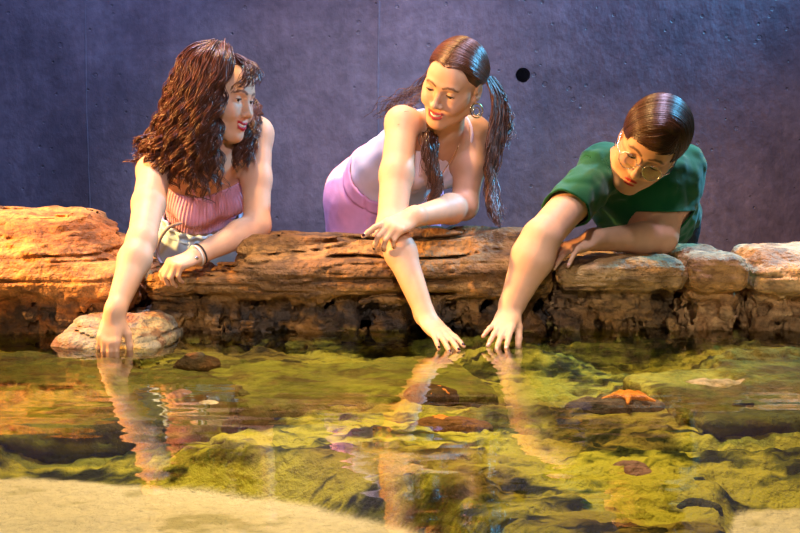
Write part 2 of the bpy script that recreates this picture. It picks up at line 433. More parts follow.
rock('boulder', 'big layered tan boulder rising highest at the left end of the pool edge',
     [RBox((-1.48, 3.42, .130), (.765, .225, .070), .065, k=.05), RBox((-1.56, 3.49, .20), (.71, .17, .125), .10, k=.16),
      RBox((-1.475, 3.425, -.06), (.755, .22, .17), .05, k=.03)], .005, 101, T1, T2, T3, .024, .016, .095, .08)
rock('low_slab', 'low rounded pale slab jutting from the boulder into the water',
     [RBox((-.748, 3.165, -.045), (.145, .195, .085), .07, k=.03), RBox((-.735, 3.24, .014), (.12, .11, .042), .04, k=.06)], .0045, 140, lin(186, 124, 72), lin(142, 134, 108), lin(160, 96, 50), .010, .008, None, algz=-.01)
rock('long_ledge', 'long brown log-like rock ledge in the middle under the two women',
     [RBox((-.145, 3.42, .130), (.554, .20, .038), .036, k=.03), RBox((-.02, 3.40, .155), (.42, .19, .065), .06, k=.05), RBox((-.02, 3.46, .205), (.43, .16, .050), .048, k=.05), RBox((.19, 3.45, .225), (.21, .15, .046), .044, k=.06),
      RBox((-.146, 3.462, -.05), (.556, .205, .16), .04, k=.025)], .0045, 177, lin(152, 112, 60), lin(116, 82, 42), lin(70, 50, 30), .026, .016, .085, .13, seams=((-.545, .010, .012),))
rock('right_ledge', 'cracked pale ledge under the elbow of the person in green',
     [RBox((.597, 3.41, .158), (.180, .20, .048), .042, k=.03), RBox((.596, 3.455, -.05), (.185, .18, .17), .04, k=.02)], .005, 205, lin(198, 158, 104), lin(166, 124, 74), lin(96, 72, 48), .018, .014, .10, .11, crust=.5)
rock('rounded_block', 'square pale block between two upright cracks right of the green shirt',
     [RBox((.863, 3.405, .162), (.079, .205, .058), .045, k=.03), RBox((.863, 3.445, -.05), (.079, .175, .175), .035, k=.02)], .005, 233, lin(222, 178, 124), lin(200, 150, 96), lin(160, 112, 70), .008, .012, .095, .09, crust=.2)
rock('end_block', 'pale flat-topped rock running out of view at the right end',
     [RBox((1.605, 3.40, .145), (.65, .205, .055), .045, k=.03), RBox((1.62, 3.44, .185), (.63, .17, .045), .04, k=.03), RBox((1.605, 3.445, -.05), (.645, .175, .175), .035, k=.02)], .006, 260, lin(222, 180, 128), lin(196, 148, 98), lin(150, 106, 66), .013, .014, .09, .09, crust=.2)
def U(px, py, z):   # a point at height z seen at (px,py)
    Y = FPX * (CAMZ - z) / (py - HOR); return np.array([(px - 400) / FPX * Y, Y, z])
G1, G2, G3 = lin(160, 152, 46), lin(108, 104, 32), lin(126, 94, 44)
sub = 'rocks lying under the water'
def stone(name, label, px, py, wpx, z, hh, c, seed, depth=.5, h=.004, rot=0.0, **kw):
    p = U(px, py, z); hw = wpx / 2 / FPX * p[1]
    ct, st = math.cos(rot), math.sin(rot); M = np.array([[ct, st, 0], [-st, ct, 0], [0, 0, 1]])
    kw.setdefault('strata', .006); kw.setdefault('lump', .010)
    return rock(name, label, [Ell(p - [0, 0, hh * .35], (hw, hw * depth, hh * 1.3), M)], h, seed, *c, algz=-9, group=sub, wet=True, **kw)
G1, G2, G3 = G1 * .72, G2 * .7, G3 * .75
slab_c = (G1, G2, lin(96, 66, 30))
p = U(90, 415, -.04)
rock('submerged_slab', 'wide layered yellow green slab under the water at the left side',
     [RBox((-.80, 2.62, -.082), (.46, .40, .052), .03, k=.02), RBox((-.95, 2.78, -.05), (.30, .26, .036), .02, k=.03)], .006, 301, *slab_c, .016, .016, algz=-9, group=sub, wet=True, stretch=30)
rock('submerged_slab', 'layered yellow green slab under the water at the right side',
     [RBox((.98, 2.62, -.078), (.42, .24, .05), .03, np.array([[.98, .17, 0], [-.17, .98, 0], [0, 0, 1]]), k=.02), RBox((1.1, 2.72, -.05), (.34, .16, .036), .02, k=.03)], .006, 311, lin(170, 154, 56), G2, G3, .016, .016, algz=-9, group=sub, wet=True, stretch=34)
rock('submerged_slab', 'mossy green slab under the water below the linked arms',
     [RBox((-.13, 2.78, -.088), (.32, .22, .05), .035, np.array([[.97, .24, 0], [-.24, .97, 0], [0, 0, 1]]), k=.02)], .006, 321, G1, G2, G3, .014, .02, algz=-9, group=sub, wet=True, stretch=28)
dk = (lin(84, 62, 30), lin(56, 46, 22), lin(110, 70, 30)); pk = (lin(190, 140, 120), lin(150, 110, 84), lin(120, 70, 50))
stone('stone', 'dark mossy stone at the edge of the sand', 203, 480, 56, -.10, .016, (lin(120, 110, 40), lin(80, 74, 24), lin(140, 130, 60)), 401)
stone('stone', 'dark round stone right of the pale jutting slab', 197, 364, 46, -.02, .022, dk, 405, .8)
stone('stone', 'reddish stone with white specks beside the cream pebble', 182, 402, 44, -.035, .020, pk, 409, .6)
stone('stone', 'olive stone right of the cream pebble', 229, 396, 40, -.04, .018, (G2, lin(90, 76, 24), lin(130, 110, 70)), 413, .6)
stone('pebble', 'small smooth cream pebble underwater', 206, 407, 26, -.030, .009, (lin(236, 214, 170), lin(220, 190, 140), lin(200, 170, 120)), 417, .5, .003, lump=.003, strata=.001, fine=.001)
stone('stone', 'dark stone carrying the small orange star nearest the hands', 432, 397, 58, -.045, .020, dk, 421, .5)
stone('stone', 'broad brown stone carrying an orange star in the middle of the pool', 452, 431, 92, -.055, .024, (lin(120, 78, 34), lin(88, 58, 26), lin(150, 120, 60)), 425, .45)
stone('flat_stone', 'dark grey flat stone carrying the large orange star', 618, 406, 104, -.045, .024, (lin(92, 78, 62), lin(66, 54, 38), lin(130, 104, 80)), 429, .36)
stone('stone', 'pinkish brown stone near the bottom right of the pool', 640, 484, 62, -.075, .030, (lin(150, 112, 96), lin(110, 76, 50), lin(140, 116, 40)), 433, .6, rot=-.6)
stone('stone', 'small dark speckled stone beside the sand at lower right', 705, 514, 50, -.090, .020, (lin(88, 84, 50), lin(62, 60, 34), lin(120, 116, 80)), 437, .5)
stone('flat_stone', 'flat pinkish stone under the water by the right hand rocks', 742, 386, 110, -.03, .014, (lin(206, 168, 120), lin(190, 150, 100), lin(150, 130, 60)), 441, .4)

def sea_star(label, px, py, z, R, rot):
    c = U(px, py, z); pr = [Ell(c, (R * .36, R * .36, R * .10), k=.01)]
    for a in range(5):
        an = rot + a * 2 * np.pi / 5; d = np.array([math.cos(an), math.sin(an), 0]); e = np.array([-d[1], d[0], 0])
        m = c + d * R * .55 + e * R * .06; t = c + d * R + e * R * .12 - [0, 0, R * .10]
        pr += [Cone(c, m, R * .13, R * .11, .010), Cone(m, t, R * .11, R * .06, .006)]
    v, q = mesh_sdf(pr, .0025)
    o = obj('sea_star', v, q, M_star, None, lin(250, 140, 4) * (1 + .25 * fbm(v * 90, 3, 5)[:, None])); tag(o, label, 'sea star', 'orange sea stars in the pool')
sea_star('small orange sea star on the dark stone just below the two hands', 439, 392, -.034, .034, .3)
sea_star('orange sea star on the broad brown stone in mid pool', 441, 422, -.040, .030, 1.1)
sea_star('large orange sea star on the dark grey flat stone', 632, 398, -.027, .056, .6)
# ------------------------------------------------------------------ people
class Head:
    def __init__(s, c, fwd, up, sc=1.0):
        s.c = np.asarray(c, float); f = nrm(fwd); u = nrm(np.asarray(up, float) - f * (np.asarray(up, float) @ f))
        s.M = np.stack([np.cross(u, f), f, u]); s.sc = sc
    def p(s, x, y, z): return s.c + s.sc * (x * s.M[0] + y * s.M[1] + z * s.M[2])
    def loc(s, p): return (p - s.c) @ s.M.T / s.sc
    def E(s, c, r, k=.012, op='u', tilt=0.0):
        M = s.M
        if tilt:
            ct, st = math.cos(tilt), math.sin(tilt); M = np.stack([M[0], ct * M[1] + st * M[2], -st * M[1] + ct * M[2]])
        return Ell(s.p(*c), np.array(r) * s.sc, M, k * s.sc, op)
    def Cn(s, a, b, ra, rb, k=.008, op='u'): return Cone(s.p(*a), s.p(*b), ra * s.sc, rb * s.sc, k * s.sc, op)
    def poly(s, pts, r, k, op='u'):
        return [s.Cn(pts[i], pts[i + 1], r[i], r[i + 1], k, op) for i in range(len(pts) - 1)]
MOUTH = {'smile': [(-.030, .068, -.0555), (-.017, .0825, -.0655), (0, .0885, -.069), (.017, .0825, -.0655), (.030, .068, -.0555)],
         'closed': [(-.022, .074, -.0655), (-.012, .0845, -.066), (0, .088, -.066), (.012, .0845, -.066), (.022, .074, -.0655)]}
def head_prims(H, mouth, lid, man=0.0):
    E, Cn = H.E, H.Cn
    L = [E((0, -.02, .034), (.074, .094, .082)), E((0, .02, -.025), (.063, .062, .082), .03),
         E((0, .052, .035), (.052, .026, .040), .025)]
    for sx in (-1, 1):
        L += [Cn((sx * .054, -.004, -.058), (sx * .012, .060, -.096), .017, .017, .03),
              E((sx * .036, .054, -.030), (.025, .026, .026), .022), E((sx * .050, .035, -.012), (.016, .02, .02), .02)]
        if mouth == 'smile': L += [E((sx * .036, .066, -.040), (.017, .014, .015), .014)]
    L += [E((0, .064, -.097), (.020, .017, .014), .02), E((0, .070, .020), (.046, .015, .010), .014)]
    L += [E((sx * .0325, .090, .001), (.019, .016, .0115), .012, 's') for sx in (-1, 1)]
    for sx in (-1, 1):
        L += [E((sx * .0315, .0655, .000), (.0152, .0152, .0142), .003),
              E((sx * .0315, .0825, lid[0]), (.0118, .009, lid[1]), .0015, 's')]
    L += [Cn((0, .074, .014), (0, .096, -.030), .0070, .0085, .010), E((0, .0985, -.0345), (.0105, .0105, .0092), .008)]
    for sx in (-1, 1): L += [E((sx * .0118, .0865, -.0385), (.0080, .0105, .0070), .006)]
    for sx in (-1, 1): L += [E((sx * .0060, .0955, -.0450), (.0036, .005, .0036), .002, 's')]
    M = MOUTH[mouth]
    L += [E((0, .068, -.066), (.030, .020, .020), .014)]
    up = [(x, y + .0015, z + .0052 - (abs(x) > .02) * .004) for x, y, z in M]; dn = [(x * .92, y + .0005, z - .0062 + (abs(x) > .02) * .004) for x, y, z in M]
    fl = .62 if mouth == 'closed' else 1.0; ru = [.0015, .0036 * fl, .0042 * fl, .0036 * fl, .0015]; rd = [.0015, .0042 * fl, .0050 * fl, .0042 * fl, .0015]
    lips = H.poly(up, ru, .003) + H.poly(dn, rd, .003)
    L += lips
    if mouth == 'smile':
        sl = [(x * .86, y + .003, z) for x, y, z in M]; L += H.poly(sl, [.0008, .0034, .0042, .0034, .0008], .002, 's')
    else:
        sl = [(x * .9, y + .006, z) for x, y, z in M]; L += H.poly(sl, [.0006, .0016, .0018, .0016, .0006], .002, 's')
    for sx in (-1, 1):
        L += [E((sx * .0745, -.016, -.006), (.0075, .018, .031), .006, tilt=-.15), E((sx * .072, -.004, -.028), (.006, .008, .009), .006),
              E((sx * .0815, -.014, -.002), (.005, .010, .018), .004, 's', tilt=-.15), E((sx * .079, -.006, -.012), (.005, .005, .007), .004, 's')]
    H.lips, H.mouthpts = lips, M
    return L
BROW = [(.012, .082, .019), (.024, .082, .0245), (.038, .074, .0245), (.050, .060, .017)]
def skin_color(H, base, lip, brow, flush=.10, blush=(.80, .32, .27)):
    br = [Cone((BROW[i][0], 0, BROW[i][2]), (BROW[i + 1][0], 0, BROW[i + 1][2]), .0032, .0032 - .0007 * i) for i in range(3)]
    def f(v):
        n = fbm(v * 60, 3, 5)[:, None]
        c = base * (1 + .07 * n)
        near = np.linalg.norm(v - H.c, axis=1) < .17
        q = v[near]; lp = H.loc(q); cc = c[near]
        for sx in (-1, 1):
            w = np.exp(-(((lp - [sx * .042, .06, -.032]) / [.022, .04, .02]) ** 2).sum(1)) * flush * 2.2
            cc = cc * (1 - w[:, None]) + np.array(blush) * w[:, None] * base.mean() / .45
        dl = np.min([x.d(q) for x in H.lips], 0); w = (1 - sstep(.0006, .0022, dl)) * (lp[:, 1] > .05)
        cc = cc * (1 - w[:, None]) + lip * w[:, None]
        db = np.min([x.d(np.stack([np.abs(lp[:, 0]), 0 * lp[:, 0], lp[:, 2]], 1)) for x in br], 0); w = (1 - sstep(-.0010, .0016, db)) * .8 * (lp[:, 1] > .03)
        cc = cc * (1 - w[:, None]) + brow * w[:, None]
        c[near] = cc
        return c
    return f
FING = [('index', .024, .0, .041, .024, .019, .0083), ('middle', .008, .004, .045, .027, .020, .0085), ('ring', -.009, .001, .041, .026, .020, .0080), ('little', -.024, -.008, .032, .019, .017, .0070)]
def hand(wrist, f, dors, side, curl, splay=0.0, thumb=(.5, .35, .3), sc=1.0, k=.0035, wr=.024, spl=None):
    """side +1 right, -1 left; curl = four (mcp,pip,dip) in degrees; returns shapes and nails"""
    f = nrm(f); d = nrm(np.asarray(dors, float) - f * (np.asarray(dors, float) @ f)); t = np.cross(d, f) * side
    W = np.asarray(wrist, float); L = []; nails = []; tips = []
    pt = lambda a, b, c: W + sc * (a * f + b * t + c * d)
    for (nm, y, ex, l1, l2, l3, r), cu, q in zip(FING, curl, range(4)):
        r *= sc
        mcp = pt(.082 + ex, y, 0)
        L.append(Cone(pt(.004, y * .55, -.002), mcp - d * .002 * sc, .0135 * sc, r * 1.22, .012 * sc))
    L.append(Ell(pt(.045, 0, -.004), np.array([.045, .034, .0135]) * sc, np.stack([f, t, d]), .012 * sc))
    for (nm, y, ex, l1, l2, l3, r), cu, q in zip(FING, curl, range(4)):
        r *= sc
        mcp = pt(.082 + ex, y, 0)
        s = (spl[q] if spl else splay * (1.5 - q) / 1.5)
        fd = math.cos(s) * f + math.sin(s) * t
        a = 0; p0 = mcp; kk = .010 * sc
        for ln, ang, ra, rb in ((l1, cu[0], 1.06, .95), (l2, cu[1], .98, .86), (l3, cu[2], .86, .70)):
            a += math.radians(ang); dr = math.cos(a) * fd - math.sin(a) * d
            p1 = p0 + dr * ln * sc
            L.append(Cone(p0, p1, r * ra, r * rb, kk)); kk = k * sc; p0 = p1
        nd = math.sin(a) * fd + math.cos(a) * d
        tips.append(p0); nails.append((p0 - dr * .004 * sc + nd * r * .56, dr, nd, r))
    a0, a1, a2 = thumb
    c0 = pt(.018, .022, -.006); d0 = nrm(math.cos(a0) * f + math.sin(a0) * t - .35 * d)
    c1 = c0 + d0 * .042 * sc; d1 = nrm(math.cos(a0 - a1) * f + math.sin(a0 - a1) * t - .45 * d); c2 = c1 + d1 * .033 * sc
    d2 = nrm(math.cos(a0 - a1 - a2) * f + math.sin(a0 - a1 - a2) * t - .5 * d); c3 = c2 + d2 * .025 * sc
    L += [Cone(pt(.012, .012, -.005), c1, .014 * sc, .0115 * sc, .012 * sc), Cone(c1, c2, .0108 * sc, .0098 * sc, .004 * sc), Cone(c2, c3, .0100 * sc, .0078 * sc, .004 * sc)]
    nt = nrm(np.cross(d2, np.cross(t + .6 * d, d2))); nails.append((c3 - d2 * .003 * sc + nt * .0058 * sc, d2, nt, .0095 * sc))
    L.append(Cone(W - f * .012 * sc, pt(.016, 0, 0), wr, .019 * sc, .015))
    return L, nails, tips
def nail_meshes(nails, m, parent, col, shown):
    for i in shown:
        c, dr, nd, r = nails[i]
        M = np.stack([dr, np.cross(nd, dr), nd])
        v, q = ball(c, (r * .72, r * .62, r * .26), M, 12, 8)
        obj('fingernail', v, q, m, parent)
def body_mesh(name, prims, h, skinm, colf):
    v, q = mesh_sdf(prims, h)
    o = obj(name, v, q, skinm, None, colf(v)); return o
def arm(sh, el, wr, r):   # r = shoulder, mid upper, elbow, forearm belly, wrist
    sh, el, wr = map(np.asarray, (sh, el, wr)); m = sh + (el - sh) * .5; b = el + (wr - el) * .28
    return [Cone(sh, m, r[0], r[1], .03), Cone(m, el, r[1], r[2], .02), Cone(el, b, r[2], r[3], .02), Cone(b, wr, r[3], r[4], .02)]
def leg(hip, knee, ankle, r, toe):
    hip, knee, ankle = map(np.asarray, (hip, knee, ankle))
    c = knee + (ankle - knee) * .3
    return [Cone(hip, knee, r, r * .62, .04), Cone(knee, c, r * .60, r * .62, .02), Cone(c, ankle, r * .62, .036, .02), Cone(ankle - [0, 0, .03], ankle + np.array(toe), .036, .022, .02)]
def eyes(H, look, iris, parent, lashc=.0017, lid=(0, .004)):
    for sx in (-1, 1):
        c = (sx * .0315, .0655, .0); r = .0140
        v, q = ball(H.p(*c), r * H.sc, H.M, 32, 24)
        lp = H.loc(v) - np.array(c); lk = nrm(look); dt = lp @ lk / r
        col = np.where((dt > .90)[:, None], np.array(iris), np.array([.75, .72, .70])); col = np.where((dt > .972)[:, None], np.array([.005, .005, .005]), col)
        e = obj('eye', v, q, M_eye, parent, col)
        xs = np.linspace(-.0125, .0125, 9)
        up = [H.p(sx * .0315 + x, .0655 + math.sqrt(max(.0149 ** 2 - x * x, 0)) + .0008, lid[0] + lid[1] * math.sqrt(max(0, 1 - (x / .0135) ** 2))) for x in xs]
        rad = lashc * (1 - .55 * np.abs(xs * -sx - .003) / .0155)
        v, q = tubes([up], [np.maximum(rad, .0004) * H.sc], 6)
        obj('eyelashes', v, q, M_lash, parent)
def teeth(H, parent):
    pts = [H.p(x * .80, y - .0015, z + .001) for x, y, z in H.mouthpts]
    v, q = tubes([spline(pts, 24)], [np.concatenate([np.linspace(.0015, .0042, 6), np.full(12, .0042), np.linspace(.0042, .0015, 6)]) * H.sc], 8)
    obj('teeth', v, q, M_teeth, parent)

# ------------------------------------------------------------------ hair
def strands(guides, n, m=26, curl=(0, .01), wl=.05, jit=.006, r=(.0016, .0005), fall=1.0, seed=1, lenv=(.85, 1.0), grow=1.0):
    rg = np.random.default_rng(seed); G = np.stack([spline(g, m) for g in guides]); paths, rads = [], []
    t = np.linspace(0, 1, m)
    for _ in range(n):
        u = rg.random() * (len(G) - 1); i = min(int(u), len(G) - 2); w = u - i
        p = G[i] * (1 - w) + G[i + 1] * w
        L = rg.uniform(*lenv); p = np.stack([np.interp(t * L, t, p[:, a]) for a in range(3)], 1)
        off = rg.normal(size=3) * jit * (1, 1, .5)
        p = p + off * (.35 + .65 * t[:, None] * grow)
        s = np.concatenate([[0], np.cumsum(np.linalg.norm(np.diff(p, axis=0), axis=1))])
        ph = rg.random() * 6.28; w0 = wl * rg.uniform(.75, 1.3); am = (curl[0] + (curl[1] - curl[0]) * np.clip(t * 1.6, 0, 1)) * rg.uniform(.5, 1.3)
        tg = np.gradient(p, axis=0); tg /= np.linalg.norm(tg, axis=1)[:, None]
        a = np.cross(tg, [.2, .9, .3]); a /= np.linalg.norm(a, axis=1)[:, None]; b = np.cross(tg, a)
        p = p + (np.cos(ph + s / w0 * 6.28) * am)[:, None] * a + (np.sin(ph + s / w0 * 6.28) * am)[:, None] * b
        paths.append(p); rads.append(r[0] + (r[1] - r[0]) * t ** 2 * 1.0)
        rads[-1] = rads[-1] * rg.uniform(.7, 1.25)
    return paths, rads
def hair_obj(name, paths, rads, parent, base, seed=0, var=.35, sides=4):
    v, q = tubes(paths, rads, sides)
    rg = np.random.default_rng(seed); per = np.repeat(1 + var * rg.normal(size=len(paths)).clip(-1.6, 2.2), [len(p) * sides for p in paths])
    return obj(name, v, q, M_hair, parent, np.asarray(base)[None] * per.clip(.25, 2)[:, None])
def locks(guides, ncl, per, m=36, curl=(.001, .012), wl=.07, spread=.010, jit=.0035, r=(.0012, .0006), seed=1, lenv=(.82, 1.0)):
    """hair that waves in clumps: neighbouring strands share one wave"""
    rg = np.random.default_rng(seed); G = np.stack([spline(g, m) for g in guides]); paths, rads = [], []
    t = np.linspace(0, 1, m)
    for _ in range(ncl):
        u = rg.random() * (len(G) - 1); i = min(int(u), len(G) - 2); w = u - i
        L = rg.uniform(*lenv); c0 = G[i] * (1 - w) + G[i + 1] * w + rg.normal(size=3) * spread * (.3 + .7 * t[:, None])
        c0 = np.stack([np.interp(t * L, t, c0[:, a]) for a in range(3)], 1)
        s = np.concatenate([[0], np.cumsum(np.linalg.norm(np.diff(c0, axis=0), axis=1))])
        ph = rg.random() * 6.28; w0 = wl * rg.uniform(.8, 1.25); am = (curl[0] + (curl[1] - curl[0]) * sstep(.15, .6, t)) * rg.uniform(.6, 1.3)
        tg = np.gradient(c0, axis=0); tg /= np.linalg.norm(tg, axis=1)[:, None]
        a = np.cross(tg, [.2, .9, .3]); a /= np.linalg.norm(a, axis=1)[:, None]; b = np.cross(tg, a)
        for _k in range(per):
            o = rg.normal(size=3) * jit; dp = rg.normal() * .35; end = rg.uniform(.8, 1.0)
            env = (1.1 - .75 * t ** 2)[:, None]
            p = c0 + o * env + (np.cos(ph + dp + s / w0 * 6.28) * am)[:, None] * a + (np.sin(ph + dp + s / w0 * 6.28) * am * .8)[:, None] * b
            p = np.stack([np.interp(t * end, t, p[:, x]) for x in range(3)], 1)
            paths.append(p); rads.append((r[0] + (r[1] - r[0]) * t ** 2) * rg.uniform(.7, 1.25))
    return paths, rads
def comb_over(H, c, rad, lines, n, seed, m=22, r=(.0013, .0007), jit=.004):
    """locks lying on the ellipsoid scalp (head-local centre c, radii rad); lines = list of local polylines"""
    rg = np.random.default_rng(seed); G = [spline(l, m) for l in lines]; out, rr = [], []
    c = np.array(c); rad = np.array(rad)
    for _ in range(n):
        u = rg.random() * (len(G) - 1); i = min(int(u), len(G) - 2); w = u - i
        p = G[i] * (1 - w) + G[i + 1] * w + rg.normal(size=3) * jit
        q = (p - c) / rad; ln = np.linalg.norm(q, axis=1)[:, None]
        lift = 1 + rg.uniform(-.015, .03)
        p = c + q / ln * rad * lift
        out.append(H.c + H.sc * (p @ H.M)); rr.append(np.linspace(*r, m) * H.sc)
    return out, rr
def hair_cap(H, name, c, rad, plane, parent, base, h=.003, extra=(), cutk=.006):
    """plane: (a,b,d): keep local z > a*y + b*|x| + d"""
    pr = [H.E(c, rad)] + list(extra)
    def post(p, v):
        l = H.loc(p); return np.maximum(v, (plane[0] * l[:, 1] + plane[1] * np.abs(l[:, 0]) + plane[2] - l[:, 2]) * H.sc * .75)
    v, q = mesh_sdf(pr, h, post)
    return obj(name, v, q, M_hair, parent, np.asarray(base)[None] * (1 + .4 * fbm(H.loc(v) * [90, 30, 30], 2, 3)[:, None]).clip(.4, 1.6))
# ------------------------------------------------------------------ clothing helpers
def cloth(name, prims, infl, keep, h, m, parent, colf, thick=.006, wr=(.004, 14), seed=0):
    """a shell lying just outside the body, trimmed where keep(p) < 0"""
    def post(p, v):
        w = wr[0] * fbm(p * wr[1], 2, seed) if wr[0] else 0
        s = np.maximum(v + w, -(v + w + thick)); return np.maximum(s, -keep(p))
    v, q = mesh_sdf(prims, h, post, marg=.02, infl=infl)
    return obj(name, v, q, m, parent, colf(v))
def plane(p, a, n): return (p - np.asarray(a)) @ nrm(n)
def torso_frame(shR, shL, chest, pelvis):
    u = nrm(chest - pelvis); s = nrm((shL - shR) - u * ((shL - shR) @ u)); return np.stack([s, np.cross(s, u), u])   # rows: her left, front, up
def flat(c, var=.06, seed=3):
    return lambda v: np.asarray(c)[None] * (1 + var * fbm(v * 40, 3, seed)[:, None])
M_knit = mat('ribbed_knit', attr=True, rough=.8, sheen=.2)
M_denim = mat('denim', attr=True, rough=.85, bump=[('n', 420, .35, .0012)])
M_cotton = mat('cotton_jersey', attr=True, rough=.85, spec=.2, sheen=.15, bump=[('n', 500, .25, .001)])
M_cord = mat('cord', (.55, .55, .56), .8)
M_metal = mat('gold_metal', (.85, .62, .28), .25, metal=1.0)
M_silver = mat('silver_metal', (.75, .75, .78), .25, metal=1.0)
M_dark = mat('dark_cord', (.02, .012, .01), .6)
M_bead = mat('white_bead', (.75, .72, .68), .35)
M_nail_d = mat('dark_nail_polish', (.030, .008, .012), .15, coat=.5)
M_nail_n = mat('bare_nail', (.62, .36, .30), .25)
M_strap = mat('grey_strap', (.28, .27, .27), .5)
def glassm():
    m = bpy.data.materials.new('spectacle_lens'); m.use_nodes = True; nt = m.node_tree; N = nt.nodes
    N.remove(N['Principled BSDF']); t = N.new('ShaderNodeBsdfTransparent'); g = N.new('ShaderNodeBsdfGlossy'); x = N.new('ShaderNodeMixShader'); g.inputs['Roughness'].default_value = .03
    x.inputs[0].default_value = .14; nt.links.new(t.outputs[0], x.inputs[1]); nt.links.new(g.outputs[0], x.inputs[2]); nt.links.new(x.outputs[0], N['Material Output'].inputs['Surface']); return m
M_lens = glassm()
HB = .0030

# ================================================================== woman with long wavy hair, reaching down at the left
def woman_wavy():
    shR, shL = P(155, 170, 3.38), P(256, 134, 3.52)
    elR, wrR = P(142, 240, 3.12), P(115, 312, 2.955)
    elL, wrL = P(257, 226, 3.40), P(196, 256, 3.265)
    chest, pelvis, neck = P(205, 180, 3.53), P(198, 240, 3.77), P(222, 142, 3.47)
    T = torso_frame(shR, shL, chest, pelvis); s, f, u = T
    H = Head(P(222, 96, 3.40), (.88, -.43, -.20), (.08, .05, 1), 1.02)
    tor = [Ell(pelvis, (.150, .105, .11), T, .05), Ell(pelvis + u * .125 + f * .01, (.115, .085, .11), T, .06), Ell(chest - u * .01, (.128, .096, .135), T, .06)]
    tor += [Ell(chest + sx * s * .060 + f * .068 - u * .025, (.052, .045, .050), T, .035) for sx in (-1, 1)]
    sh = [Cone(shR, chest + u * .09 + f * .0, .046, .060, .05), Cone(shL, chest + u * .09, .046, .060, .05), Cone(chest + u * .10, neck, .062, .050, .04), Cone(neck - u * .01, H.p(0, -.02, -.05), .049, .050, .03)]
    arms = arm(shR, elR, wrR, (.047, .043, .037, .0405, .0245)) + arm(shL, elL, wrL, (.047, .042, .037, .039, .0250))
    thR = leg(pelvis - s * .085 - u * .04, pelvis - s * .10 + [0, .03, -.36], pelvis - s * .10 + np.array([0, .08, -.70]), .088, (0, -.15, -.04))
    thL = leg(pelvis + s * .085 - u * .04, pelvis + s * .10 + [0, .03, -.36], pelvis + s * .10 + np.array([0, .08, -.70]), .088, (0, -.15, -.04))
    hR, nR, tR = hand(wrR, P(110, 333, 2.935) - wrR, (-.10, -1, .22), 1, [(22, 26, 14), (20, 30, 16), (26, 32, 18), (34, 36, 20)], spl=[.10, .02, -.08, -.22], thumb=(.55, .25, .2), sc=.90, wr=.0240)
    hL, nL, tL = hand(wrL, P(174, 264, 3.21) - wrL, (-.12, -.55, .85), -1, [(46, 52, 24), (52, 56, 26), (56, 56, 26), (60, 52, 26)], splay=.10, thumb=(.4, .3, .3), sc=.90, wr=.0245)
    hd = head_prims(H, 'smile', (-.001, .0036))
    skin = skin_color(H, np.array([.63, .37, .235]), lin(176, 28, 40), lin(60, 34, 22))
    body = body_mesh('person', tor + sh + arms + thR + thL + hd + hR + hL, HB, M_skin, skin)
    tag(body, 'person with long wavy brown hair in a pink ribbed top reaching down at the left', 'person', 'three people leaning over the pool')
    eyes(H, (-.25, .9, -.15), (.05, .025, .012), body, lid=(-.001, .0036)); teeth(H, body)
    nail_meshes(nR, M_nail_n, body, None, range(5)); nail_meshes(nL, M_nail_n, body, None, range(5))
    # ribbed tube top with thin straps
    top_n = P(205, 170, 3.40); hem = P(200, 222, 3.6)
    def rib(v):
        l = (v - chest) @ T.T; a = np.arctan2(l[:, 0], l[:, 1] + .03); w = .5 + .5 * np.cos(a * 95)
        return lin(212, 160, 190)[None] * (.90 + .10 * w[:, None]) * (1 + .05 * fbm(v * 30, 2, 4)[:, None])
    def keep(p):
        l = (p - chest) @ T.T
        return np.minimum(.055 - .10 * np.abs(l[:, 0]) - l[:, 2], l[:, 2] + .135)
    def ribcloth():
        def post(p, v):
            l = (p - chest) @ T.T; a = np.arctan2(l[:, 0], l[:, 1] + .03)
            w = .0016 * np.cos(a * 95) + .003 * fbm(p * 16, 2, 8); s_ = np.maximum(v + w, -(v + w + .007)); return np.maximum(s_, -keep(p))
        v, q = mesh_sdf(tor, .0025, post, marg=.02, infl=.008); return obj('tube_top', v, q, M_knit, body, rib(v))
    ribcloth()
    st = []
    for sx in (-1, 1):
        st.append(spline([chest + sx * s * .075 + f * .098 + u * .045, chest + sx * s * .085 + f * .072 + u * .095, chest + sx * s * .088 + f * .02 + u * .150, chest + sx * s * .085 - f * .05 + u * .12], 14))
    v, q = tubes(st, [.0035] * 2, 6); obj('shoulder_strap', v, q, M_knit, body, np.tile(lin(214, 158, 176), (len(v), 1)))
    # pale denim with gathered paper-bag waist and a tied belt
    den = [p for p in tor[:2]] + thR[:1] + thL[:1]
    def dcol(v):
        n = fbm(v * [9, 9, 14], 4, 12)[:, None]; return lin(176, 208, 230) * (1 + .18 * n) + .03 * fbm(v * 160, 2, 3)[:, None]
    wz = pelvis + u * .105
    def pleat(p):
        l = (p - pelvis) @ T.T; a = np.arctan2(l[:, 0], l[:, 1]); return a, l
    def keepd(p):
        a, l = pleat(p); return np.minimum(.190 - l[:, 2] + .002 * np.cos(a * 26), l[:, 2] + .30)
    def postd(p, v):
        a, l = pleat(p); g = np.exp(-((l[:, 2] - .165) / .05) ** 2)
        w = .0035 * g * np.cos(a * 22) + .007 * fbm(p * 11, 3, 15) - .014 * sstep(.160, .19, l[:, 2]); s_ = np.maximum(v + w, -(v + w + .008)); return np.maximum(s_, -keepd(p))
    v, q = mesh_sdf(den, .0035, postd, marg=.03, infl=.019); dn = obj('denim_shorts', v, q, M_denim, body, dcol(v))
    bl = []
    for a in np.linspace(0, 2 * np.pi, 60, endpoint=False): bl.append(pelvis + u * (.150 + .002 * math.cos(a * 13)) + f * .010 + math.sin(a) * s * .126 + math.cos(a) * f * .098)
    v, q = tubes([bl], [.009], 8, closed=True); obj('belt', v, q, M_denim, dn, lin(156, 192, 220) * np.ones((len(v), 1)))
    kn = P(164, 229, 3.535)
